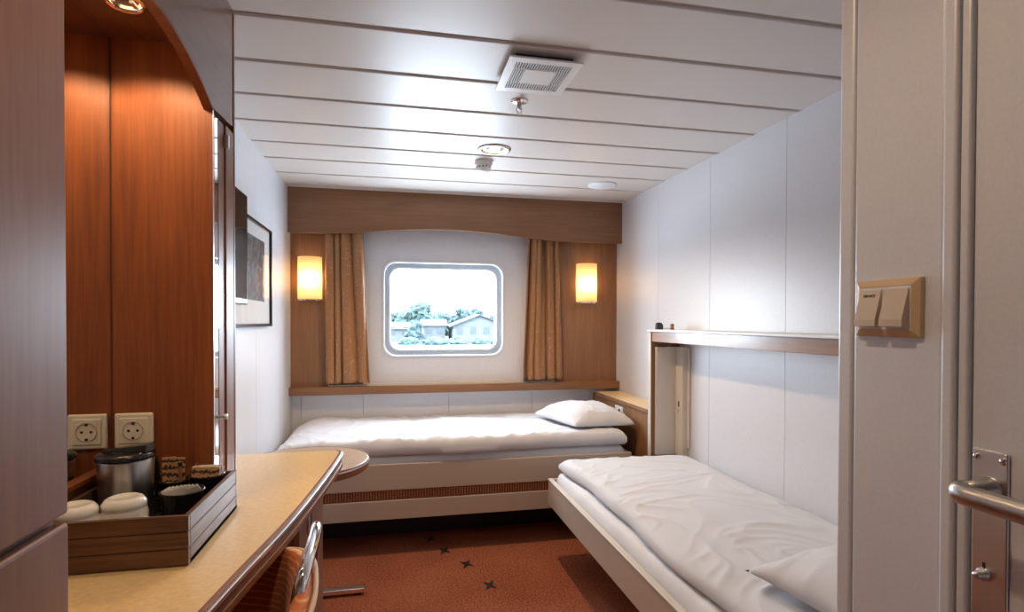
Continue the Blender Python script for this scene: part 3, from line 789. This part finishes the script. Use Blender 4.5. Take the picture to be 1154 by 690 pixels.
# ------------------------------------------------------------------ bedding helpers
def rough_noise(x, y, seed=0):
    return noise.noise(Vector((x, y, seed)))
def cloth_slab(name, x0, x1, y0, y1, zb, zt, mat, seed, nx, ny, edge=.03, wr=.006, parent=None, sag=None, wscale=3.0, edgefun=None):
    """closed cushion-like slab: rounded sides, wrinkled top"""
    bm = new(); top = []; 
    def hmap(u, v):
        dx = min(u, 1-u)*(x1-x0); dy = min(v, 1-v)*(y1-y0)
        def e(d): 
            k = min(1, d/edge); return math.sqrt(max(0, 1-(1-k)**2))
        return e(dx)*e(dy)
    def wrinkle(x, y):
        p = Vector((x*wscale, y*wscale, seed)); q = p + .6*Vector((noise.noise(p*1.3), noise.noise(p*1.3+Vector((5, 3, 1))), 0))
        a = noise.noise(q*1.0)*.9
        r = 1-abs(noise.noise(Vector((q.x*2.2+q.y*.8, q.y*1.1, seed+3))))*2.2
        r2 = 1-abs(noise.noise(Vector((q.x*1.4, q.y*3.0-q.x, seed+9))))*2.5
        return wr*(a + .8*max(0, r)**3 + .55*max(0, r2)**4)
    G = []
    for j in range(ny+1):
        row = []; v = j/ny
        for i in range(nx+1):
            u = i/nx
            # denser rows near the edges
            uu = .5-.5*math.cos(PI*u); uu = u*.5+uu*.5; vv = .5-.5*math.cos(PI*v); vv = v*.5+vv*.5
            x = x0+(x1-x0)*uu; y = y0+(y1-y0)*vv; h = hmap(uu, vv)
            z = zb + (zt-zb)*(.45+.55*h) + wrinkle(x, y)*h + (sag(uu, vv) if sag else 0)
            ex = edgefun(uu, vv) if edgefun else (0, 0)
            wob = .006*noise.noise(Vector((x*5, y*5, seed+20)))*(1-h)
            row.append(bm.verts.new((x+ex[0]+wob, y+ex[1]+wob, z)))
        G.append(row)
    for j in range(ny):
        for i in range(nx): bm.faces.new((G[j][i], G[j][i+1], G[j+1][i+1], G[j+1][i]))
    # skirt and bottom
    loop = [G[0][i] for i in range(nx+1)] + [G[j][nx] for j in range(1, ny+1)] + [G[ny][i] for i in range(nx-1, -1, -1)] + [G[j][0] for j in range(ny-1, 0, -1)]
    cx, cy = (x0+x1)/2, (y0+y1)/2; n = len(loop)
    prev = loop
    for zz, off in ((.20, -.000), (.0, -.012)):
        cur = []
        for vtx in loop:
            dx = -off*(1 if vtx.co.x > cx else -1) if min(abs(vtx.co.x-x0), abs(vtx.co.x-x1)) < .02 else 0
            dy = -off*(1 if vtx.co.y > cy else -1) if min(abs(vtx.co.y-y0), abs(vtx.co.y-y1)) < .02 else 0
            cur.append(bm.verts.new((vtx.co.x-dx, vtx.co.y-dy, zb+(vtx.co.z-zb)*zz*2 if zz else zb)))
        for i in range(n): bm.faces.new((prev[i], prev[(i+1) % n], cur[(i+1) % n], cur[i]))
        prev = cur
    bm.faces.new(prev)
    return mk(name, bm, mat, parent, smooth=True)
def pillow(name, corners, zb, thick, seed, label, cat='pillow', tilt=None, grp=None):
    """corners NL, NR, FR, FL (x, y); puffed cushion with pointed corners"""
    bm = new(); n = 44; NL, NR, FR, FL = [Vector(c) for c in corners]
    T = []; B = []
    for j in range(n+1):
        rt, rb = [], []; v = j/n
        for i in range(n+1):
            u = i/n; a, b = 2*u-1, 2*v-1
            # concave outline between the corners
            k = 0.055
            au = a*(1-k*(1-b*b)**1.0*1.0 if True else 1); bv = b*(1-k*(1-a*a))
            uu, vv = (au+1)/2, (bv+1)/2
            p = (NL*(1-uu)+NR*uu)*(1-vv) + (FL*(1-uu)+FR*uu)*vv
            h = (max(0, 1-abs(a)**2.6)*max(0, 1-abs(b)**2.6))**.55
            wz = .010*noise.noise(Vector((a*2.2, b*2.2, seed)))+ .010*max(0, 1-abs(noise.noise(Vector((a*3+b*2, b*3-a, seed+4))))*4)**2*(1-h*.6)
            z0 = zb + (tilt(uu, vv) if tilt else 0)
            mid = z0+thick*.16*(1-h) + .004
            rt.append(bm.verts.new((p.x, p.y, mid + (thick*.98*h + wz*min(1, h*3)))))
            rb.append(bm.verts.new((p.x, p.y, mid - thick*.16*(1-h)*h*0 - .004*min(1, h*8))))
        T.append(rt); B.append(rb)
    for j in range(n):
        for i in range(n):
            bm.faces.new((T[j][i], T[j][i+1], T[j+1][i+1], T[j+1][i])); bm.faces.new((B[j][i], B[j+1][i], B[j+1][i+1], B[j][i+1]))
    bmesh.ops.remove_doubles(bm, verts=bm.verts, dist=.0004)
    o = mk(name, bm, 'linen', smooth=True)
    return tag(o, label, cat, grp)

# ------------------------------------------------------------------ bed under the window
def far_bed():
    x0, x1, yf = XL+.012, 1.352, 3.0
    root = thing('bed', (.36, 3.4, 0), 'single bed with cream frame and woven brown strip, lengthwise under the window', 'bed', 'single beds')
    mk('bed_frame', box(x0, x1, yf, yf+.022, .352, .492), 'cream', root, bevel=.005, seg=3)
    mk('bed_frame', box(x0, x1, yf+.0225, YB-.02, .40, .44), 'cream', root)
    mk('end_rail', box(x1-.022, x1, yf+.023, YB-.02, .352, .488), 'cream', root, bevel=.004)
    mk('fabric_strip', box(x0+.01, x1-.01, yf+.012, yf+.05, .300, .3515), 'rib_fabric', root, bevel=.006, seg=3)
    mk('lower_panel', box(x0, x1-.02, yf+.004, yf+.026, .196, .298), 'cream', root, bevel=.004)
    mk('plinth', box(x0, x1-.04, yf+.32, YB-.02, 0.001, .195), 'dark', root)
    mk('base_box', box(x0+.01, x1-.03, yf+.051, YB-.02, .198, .399), 'cream', root)
    cloth_slab('mattress', x0+.015, x1-.026, yf+.028, YB-.03, .441, .524, 'sheet', 31, 160, 40, edge=.03, wr=.004, parent=root, wscale=5)
far_bed()
def ef(u, v):
    # left end sags toward the wall, front edge bulges over the frame
    return (0, (-.012 + .010*math.sin(u*9))*(1-v)**4)
dv = cloth_slab('duvet', XL+.030, 1.325, 3.012, YB-.035, .536, .606, 'linen', 5, 220, 80, edge=.045, wr=.010, wscale=3.2, edgefun=ef,
                sag=lambda u, v: -.055*max(0, 1-u/.09)**2 + .012*max(0, 1-v*3))
tag(dv, 'white duvet spread over the bed under the window', 'duvet', 'white duvets')
pillow('pillow', [(1.03, 3.07), (1.405, 3.06), (1.375, 3.58), (.905, 3.56)], .618, .125, 2, 'white pillow on the bed under the window, against the bedside cabinet', grp='white pillows')

# ------------------------------------------------------------------ bedside cabinet, end panel and ledge on the right wall
def bedside():
    root = thing('bedside_cabinet', (1.51, 3.38, 0), 'narrow wooden bedside cabinet with pale top between far bed and right wall', 'cabinet')
    mk('cabinet_body', box(1.428, XR-.002, 2.932, YB-.015, 0.002, .728), 'oak_z', root)
    mk('cabinet_top', box(1.418, XR-.002, 2.932, YB-.10, .729, .749), 'desk_top', root)
    mk('top_edging', box(1.413, 1.4179, 2.932, YB-.10, .727, .7495), 'oak_y', root, bevel=.002)
    s = mk('power_outlet', box(1.4215, 1.4278, 3.30, 3.42, .640, .705), 'white_plastic', root, bevel=.002)
    mk('outlet_socket', cyl((1.4214, 3.35, .672), .018, .002, (1, 0, 0), 20), 'dark', s)
bedside()
def bunk_surround():
    root = thing('bunk_surround', (1.51, 2.9, 0), 'wood end panel and shelf above the folding bed by the right wall', 'shelf')
    mk('end_panel', box(1.424, XR-.002, 2.905, 2.930, .002, 1.193), 'oak_z', root)
    mk('panel_edging', box(1.417, 1.4238, 2.900, 2.931, .002, 1.193), 'cream_light', root, bevel=.002)
    mk('shelf_board', box(1.408, XR-.002, BY+.004, 2.934, 1.195, 1.207), 'white_gloss', root, bevel=.003)
    mk('shelf_apron', box(1.424, 1.444, BY+.004, 2.904, 1.139, 1.1945), 'oak_y', root, bevel=.001)
    mk('cover_panel', box(1.446, 1.572, 2.880, 2.9045, .50, 1.108), 'cream_light', root, bevel=.002)
    b = mk('column_box', box(1.560, XR-.0022, 2.802, 2.8795, .50, 1.110), 'cream_light', root, bevel=.003)
    mk('column_rib', box(1.588, XR-.0022, 2.780, 2.8018, .55, 1.105), 'cream_light', root, bevel=.003)
    mk('latch_slot', box(1.5582, 1.5598, 2.833, 2.845, .775, .805), 'dark', b)
    mk('latch_bolt', cyl((1.5598, 2.842, .755), .008, .006, (-1, 0, 0), 14), 'metal', b)
    mk('panel_screw', cyl((1.455, 2.8798, 1.09), .0025, .001, (0, -1, 0), 8), 'dark', root)
bunk_surround()
def fitting():
    root = thing('ledge_fitting', (1.45, 2.86, 1.207), 'small dark fitting with a rod and brown knob at the shelf end', 'fitting')
    mk('fitting_body', prism([(1.435, 1.2072), (1.472, 1.2072), (1.472, 1.232), (1.464, 1.243), (1.448, 1.247), (1.438, 1.240)], 2.855, 2.885, 'xz'), 'black_plastic', root, bevel=.003)
    mk('rod', tube([(1.472, 2.868, 1.214), (1.530, 2.868, 1.214)], .0035, 8), 'metal', root)
    mk('knob', lathe((1.532, 2.868, 1.2072), [(0, 0), (.012, 0), (.009, .012), (.011, .020), (.009, .030), (0, .034)], seg=16), 'oak_z', root, smooth=True)
fitting()

# ------------------------------------------------------------------ folding bed at the right wall
def right_bed():
    root = thing('folding_bed', (1.2, 1.75, 0), 'wall-mounted folding bed with cream side board along the right wall', 'bed', 'single beds')
    y0, y1 = BY+.006, 2.800
    mk('side_board', box(.792, .812, y0, y1, .292, .420), 'cream', root, bevel=.004, seg=3)
    mk('rail_edging', box(.789, .815, y0, y1, .4202, .428), 'cream_light', root, bevel=.003, seg=3)
    mk('end_board', box(.8125, XR-.004, y1-.020, y1, .292, .426), 'cream', root, bevel=.003)
    mk('bed_base', box(.8125, XR-.004, y0, y1-.0205, .300, .325), 'cream', root)
    cloth_slab('mattress', .822, XR-.01, y0+.004, y1-.026, .326, .464, 'sheet', 12, 60, 200, edge=.028, wr=.004, parent=root, wscale=5)
    for yy in (1.0, 2.4): mk('support_arm', box(1.5, XR-.003, yy, yy+.03, .20, .2995), 'steel', root)
right_bed()
def ef2(u, v):
    x = 0
    if u < .5: x = (.012*math.sin(v*11)+.006*math.sin(v*23+1))*(1-u*2)**3
    return (x, 0)
dv = cloth_slab('duvet', .858, XR-.006, BY+.02, 2.772, .474, .535, 'linen', 8, 110, 260, edge=.055, wr=.0075, wscale=2.6, edgefun=ef2,
                sag=lambda u, v: .016*math.sin(PI*u)*math.sin(PI*min(1, v*1.05)) - .022*max(0, (u-.8)/.2)**2 + .010*math.sin(v*5+1)*u)
tag(dv, 'white duvet spread over the folding bed by the right wall', 'duvet', 'white duvets')
pillow('pillow', [(.985, .80), (1.57, .80), (1.56, 1.36), (.925, 1.325)], .556, .130, 6, 'white pillow at the near end of the folding bed, cut by the wall corner', grp='white pillows')

# ------------------------------------------------------------------ round table
def round_table():
    cx, cy, r, z = -.368, 2.475, .262, .660
    root = thing('side_table', (cx, cy, 0), 'small round side table on a chrome foot beyond the desk end', 'table')
    mk('table_top', lathe((cx, cy, z), [(0, 0), (r-.006, 0), (r-.006, -.028), (0, -.028)], seg=72), 'table_top', root)
    mk('edge_band', lathe((cx, cy, z), [(r-.0058, .0008), (r-.001, -.001), (r+.001, -.006), (r+.001, -.030), (r-.008, -.040), (r-.03, -.040), (r-.03, -.0285), (r-.0058, -.0285), (r-.0058, .0008)], seg=72), 'cherry_x', root)
    mk('edge_trim', lathe((cx, cy, z), [(r+.0012, -.007), (r+.0028, -.009), (r+.0028, -.012), (r+.0012, -.014)], seg=72), 'metal', root, smooth=True)
    mk('column', cyl((cx+.0, 2.60, .028), .024, z-.069, seg=28), 'chrome', root, smooth=False)
    mk('top_bracket', box(cx-.10, cx+.10, 2.42, 2.63, z-.0405, z-.0285), 'steel', root)
    bm = box(-.62, -.130, 2.60, 2.645, .012, .032)
    mk('foot_bar', bm, 'chrome', root, bevel=.003)
    for x in (-.60, -.165): mk('glide', cyl((x, 2.6225, 0), .016, .012, seg=14), 'dark', root)
round_table()

# ------------------------------------------------------------------ chair
def chair():
    cx, cy = -.438, 1.105; rot = math.radians(7.8)
    root = thing('chair', (cx, cy, 0), 'orange upholstered tub chair with chrome tube pushed under the desk', 'chair')
    cr_, sr_ = math.cos(rot), math.sin(rot)
    def P(lx, ly, z): return (cx+lx*cr_-ly*sr_, cy+lx*sr_+ly*cr_, z)
    R, th = .238, .046; N, M_ = 56, 24
    a0, a1 = math.radians(-76), math.radians(102)
    def top(a):
        k = abs(a)/math.radians(105); return .757 - .120*k**2 - .050*k**3.2
    def sq(a, r):
        n = 3.2; return r/((abs(math.cos(a))**n+abs(math.sin(a))**n)**(1/n))
    bm = new(); rows = []
    for i in range(N+1):
        a = a0+(a1-a0)*i/N; t = top(a); b = .43; row = []
        taper = 1-.25*max(0, min(1, abs(a)/a1)-.8)/.2
        for k in range(M_):
            q = 2*PI*k/M_; cs, sn = math.cos(q), math.sin(q)
            rr = sq(a, R) + th*.5*taper*(abs(cs)**.7*(1 if cs > 0 else -1)); zz = (t+b)/2 + (t-b)/2*(abs(sn)**.45*(1 if sn > 0 else -1))
            rr += .030*max(0, (zz-b)/(t-b))**1.5
            row.append(bm.verts.new(P(rr*math.cos(a), rr*math.sin(a), zz)))
        rows.append(row)
    for A, B in zip(rows, rows[1:]):
        for k in range(M_): bm.faces.new((A[k], A[(k+1) % M_], B[(k+1) % M_], B[k]))
    bm.faces.new(rows[0]); bm.faces.new(rows[-1][::-1])
    back = mk('backrest', bm, 'chair_fabric', root, smooth=True)
    pts = []
    for i in range(N+1):
        a = a0+(a1-a0)*i/N; rr = sq(a, R)+th*.5+.030
        pts.append(P(rr*math.cos(a), rr*math.sin(a), top(a)-.012))
    mk('piping', tube(pts, .005, 8), 'chair_piping', back, smooth=True)
    # seat
    bm = new(); n = 40; prof = []
    lathe((cx+.005, cy, .40), [(0, 0), (.19, 0), (.202, .012), (.206, .035), (.19, .060), (.14, .072), (0, .078)], seg=48, bm=bm)
    mk('seat', bm, 'chair_fabric', root, smooth=True)
    # chrome hoop above the back
    pts = [(-.176, 1.068, .70), (-.172, 1.072, .745), (-.166, 1.084, .775), (-.162, 1.125, .790), (-.161, 1.20, .800), (-.164, 1.262, .803), (-.169, 1.292, .792), (-.176, 1.300, .755), (-.182, 1.300, .69)]
    mk('hoop_handle', tube(pts, .0125, 16, smoothn=3), 'chrome', root, smooth=True)
    # frame: pedestal with four splayed chrome feet
    mk('pedestal_tube', cyl((cx, cy, .06), .022, .338, seg=24), 'chrome', root)
    for k in range(4):
        a = PI/4+k*PI/2; c, s = math.cos(a), math.sin(a)
        mk('leg', tube([(cx+c*.015, cy+s*.015, .085), (cx+c*.14, cy+s*.14, .060), (cx+c*.235, cy+s*.235, .022)], .011, 12, smoothn=2), 'chrome', root, smooth=True)
        mk('foot', cyl((cx+c*.235, cy+s*.235, 0), .014, .016, seg=14), 'dark', root)
chair()

# ------------------------------------------------------------------ bathroom door, trims, switch
def door():
    root = mk('door_1', box(CX+.001, CX+.040, -.30, .506, .01, 2.0), 'wall_grey', kind='structure', bevel=.003)
    mk('trim_4', box(CX-.006, CX+.02, .5215, .5385, 0, 2.03), 'wall_grey', kind='structure', bevel=.004, seg=3)
    mk('trim_5', box(CX-.003, CX+.02, .508, .5195, 0, 2.03), 'wall_grey', kind='structure', bevel=.003, seg=3)
    mk('trim_6', box(CX-.006, CX+.02, -.32, -.302, 0, 2.03), 'wall_grey', kind='structure', bevel=.004)
    x = CX-.0025
    h = thing('door_handle_set', (CX, .483, 1.0), 'brushed metal lever handle on a long lock plate, on the near right door', 'door handle')
    mk('lock_plate', box(x, CX+.0008, .4645, .5020, .905, 1.110), 'metal', h, bevel=.0015)
    for yy, zz in ((.497, 1.101), (.4695, 1.101), (.497, .914), (.4695, .914)):
        mk('plate_screw', lathe((x, yy, zz), [(.0042, 0), (.0036, .0016), (.002, .0026), (0, .003)], (-1, 0, 0), 16), 'chrome', h, smooth=True)
    mk('lever_neck', lathe((x, .483, 1.068), [(.0135, 0), (.0135, .004), (.0105, .006), (.0105, .034), (0, .034)], (-1, 0, 0), 28), 'steel', h, smooth=True)
    mk('lever_grip', tube([(x-.024, .483, 1.068), (x-.042, .484, 1.068), (x-.048, .478, 1.068), (x-.049, .462, 1.068), (x-.046, .43, 1.067), (x-.044, .38, 1.067), (x-.043, .345, 1.067)], .0085, 20, smoothn=3, rv=.0115), 'steel', h, smooth=True)
    mk('lock_turn', lathe((x, .488, .972), [(.007, 0), (.007, .003), (.0045, .004), (.0045, .010), (.003, .013), (0, .013)], (-1, 0, 0), 20), 'metal', h, smooth=True)
    mk('keyhole', box(x-.0004, x+.0004, .4865, .4895, .979, .985), 'dark', h)
door()
def switch():
    root = thing('light_switch', (CX, .614, 1.27), 'cream double rocker light switch on the right-hand wall near the door', 'light switch')
    y0, y1, z0, z1 = .563, .661, 1.231, 1.307; x = CX
    # sloped surround frame
    bm = new()
    prof = [(0, x), (.0005, x-.006), (.010, x-.0105), (.0115, x-.0085)]
    rings = []
    for d, px in prof:
        rings.append([bm.verts.new((px, a, b)) for a, b in ((y0+d, z0+d), (y1-d, z0+d), (y1-d, z1-d), (y0+d, z1-d))])
    for A, B in zip(rings, rings[1:]):
        for k in range(4): bm.faces.new((A[k], A[(k+1) % 4], B[(k+1) % 4], B[k]))
    bm.faces.new(rings[-1]); bm.faces.new(rings[0][::-1])
    mk('surround', bm, 'warmlit_ivory', root, bevel=.0015)
    mk('inner_rim', box(x-.0100, x-.0075, y0+.0105, y1-.0105, z0+.0105, z1-.0105), 'white_gloss', root)
    zt, zb = z1-.0135, z0+.0125; first = None
    ym = (y0+y1)/2
    for (a, b) in ((ym+.003, y1-.0125), (y0+.0125, ym-.003)):
        bm = new()
        P = [(x-.0100, zt), (x-.0112, zt), (x-.0215, zb+.010), (x-.0215, zb+.001), (x-.0100, zb)]
        prism([(p[0], p[1]) for p in P], a, b, 'xz', bm)
        r = mk('rocker', bm, 'rocker_ivory', root, bevel=.0012)
        if first is None: first = r
    # small dark wording at the top of the left rocker
    cu = bpy.data.curves.new('switch_text', 'FONT'); cu.body = 'SERVICE'; cu.size = .0052; cu.align_x = 'CENTER'; cu.extrude = .00005; cu.offset = .0001
    tmp = bpy.data.objects.new('tmp', cu); COL.objects.link(tmp); bpy.context.view_layer.update()
    me = bpy.data.meshes.new_from_object(tmp.evaluated_get(bpy.context.evaluated_depsgraph_get())); bpy.data.objects.remove(tmp)
    me.materials.clear(); me.materials.append(MATS['dark'])
    t = bpy.data.objects.new('rocker_lettering', me); COL.objects.link(t)
    yc = (ym+.003+y1-.0125)/2; n = Vector((-.0318, 0, .0103)).normalized()     # outward normal of the rocker slope
    # slope runs from (x-.0112, zt) to (x-.0215, zb+.010)
    d = Vector((-.0103, 0, (zb+.010)-zt)).normalized(); nrm = Vector((-abs(d.z), 0, -abs(d.x)*-1)).normalized()
    right = Vector((0, -1, 0)); up = -d; nrm = right.cross(up).normalized()
    pos = Vector((x-.0112, yc, zt)) + d*.0105 + nrm*.0003
    t.matrix_world = Matrix(((right.x, up.x, nrm.x, pos.x), (right.y, up.y, nrm.y, pos.y), (right.z, up.z, nrm.z, pos.z), (0, 0, 0, 1)))
    t.parent = root; t.matrix_parent_inverse = Matrix.Translation(-root.location)
switch()

# ------------------------------------------------------------------ outside the window
GZ = -2.0
mk('ground_outside', box(-60, 90, 20, 260, GZ-.2, GZ), 'grass', kind='structure')
def house(x, y, w_, d, h, rh, label, axis='x', wins=3):
    root = thing('house', (x, y, GZ), label, 'house', 'houses beyond the window')
    mk('house_walls', box(x-w_/2, x+w_/2, y, y+d, GZ, GZ+h), 'house_wall', root)
    o = .5; z = GZ+h
    if axis == 'x':   # gable faces the viewer
        bm = prism([(x-w_/2-o, z-.25), (x+w_/2+o, z-.25), (x+w_/2+o, z-.05), (x, z+rh+.15), (x-w_/2-o, z-.05)], y+.001, y+d, 'xz')
        g = mk('gable', prism([(x-w_/2, z), (x+w_/2, z), (x, z+rh-.15)], y-.05, y, 'xz'), 'house_wall', root)
        bm2 = new()
        for s in (-1, 1):
            prism([(x+s*(w_/2+o), z-.25), (x+s*(w_/2+o), z), (x, z+rh+.2), (x, z+rh-.05)], y-.5, y+d+.5, 'xz', bm2)
        bm.free(); mk('roof', bm2, 'house_roof', root)
    else:
        bm = prism([(y-o, z-.2), (y+d+o, z-.2), (y+d/2, z+rh)], x-w_/2-o, x+w_/2+o, 'yz')
        mk('roof', bm, 'house_roof', root)
    for k in range(wins):
        wx = x-w_/2+w_*(k+.5)/wins
        mk('window', box(wx-.5, wx+.5, y-.06, y-.055, GZ+1.1, GZ+2.3), 'house_window', root)
house(14.1, 92, 9.0, 8, 2.5, 1.75, 'pale house with its low gable end facing the window', 'x', 4)
house(6.7, 94, 3.5, 7, 2.7, .9, 'small pale house between the two tree groups outside', 'y', 2)
house(.8, 90, 4.2, 7, 2.2, .9, 'low house at the left edge of the window view', 'y', 2)
tag(mk('fence', box(.5, 18, 80, 80.2, GZ, GZ+.55), 'house_wall'), 'low pale wall outside in front of the houses', 'fence')
def tree(x, y, h, r, seed, label, mat='leaf_green', cat='tree', grp='trees beyond the window'):
    rnd = random.Random(seed)
    root = thing('tree', (x, y, GZ), label, cat, grp)
    mk('trunk', tube([(x, y, GZ), (x+.1, y, GZ+h*.35), (x, y, GZ+h*.7)], .16, 8), 'trunk', root)
    bm = new()
    for k in range(26):
        a = rnd.uniform(0, 6.28); q = rnd.uniform(0, 1)**.6; zz = rnd.uniform(.25, 1.0)
        sz = r*rnd.uniform(.25, .45)*(1.15-zz*.4)
        c = Vector((x+r*.75*q*math.cos(a)*(1.2-zz*.7), y+r*.6*q*math.sin(a), GZ+h*zz-sz*.6))
        s0 = len(bm.verts)
        bmesh.ops.create_icosphere(bm, subdivisions=3, radius=sz, matrix=Matrix.Translation(c))
        bm.verts.ensure_lookup_table()
        for v in bm.verts[s0:]:
            d = v.co-c; v.co = c + d*(1+.55*noise.noise(v.co*1.6)+.35*noise.noise(v.co*4.5))
    mk('crown', bm, mat, root)
tree(4.6, 112, 6.6, 4.6, 1, 'tall ragged tree rising above the others, left part of the window view')
tree(.4, 130, 5.4, 3.6, 2, 'rounded tree left of the tall ragged one outside', 'leaf_green')
tree(3.1, 85.6, 3.3, 1.8, 9, 'dark bush-like tree standing in front of the tall ragged tree', 'leaf_dark')
tree(10.2, 126, 5.0, 4.6, 3, 'wide low tree behind the small pale house', 'leaf_green')
tree(13.6, 114, 5.8, 3.0, 4, 'dark upright tree behind the gable house, left one', 'leaf_dark')
tree(18.0, 124, 5.9, 3.4, 5, 'dark rounded tree behind the gable house roof peak', 'leaf_dark')
tree(22.0, 120, 4.8, 2.4, 6, 'small dark tree right of the gable house roof peak', 'leaf_dark')
for k, (x, y, r) in enumerate(((2.0, 78, .8), (5.5, 77.5, 1.1), (8.9, 78, .8), (12.0, 77.5, .7), (14.8, 78, .8))):
    bm = new(); c = Vector((x, y, GZ+.3))
    bmesh.ops.create_icosphere(bm, subdivisions=4, radius=1, matrix=Matrix.Translation(c) @ Matrix.Diagonal((r*1.6, .8, .75, 1)))
    for v in bm.verts: v.co = c+(v.co-c)*(1+.35*noise.noise(v.co*2)); v.co.z = max(v.co.z, GZ)
    tag(mk('shrub', bm, 'leaf_green'), ['leftmost', 'second from left', 'middle', 'second from right', 'rightmost'][k]+' of the five low green shrubs in front of the outside wall', 'shrub', 'shrubs before the wall outside')
r_ = thing('van', (19.3, 104, GZ), 'pale yellow van parked at the right edge of the window view', 'van')
mk('van_body', prism([(17.9, GZ+.35), (20.7, GZ+.35), (20.7, GZ+2.7), (18.6, GZ+2.7), (17.9, GZ+1.6)], 103, 105, 'xz'), 'van_yellow', r_, bevel=.1)
for x in (18.5, 20.1): mk('wheel', cyl((x, 102.95, GZ+.36), .36, .2, (0, 1, 0), 20), 'dark', r_)
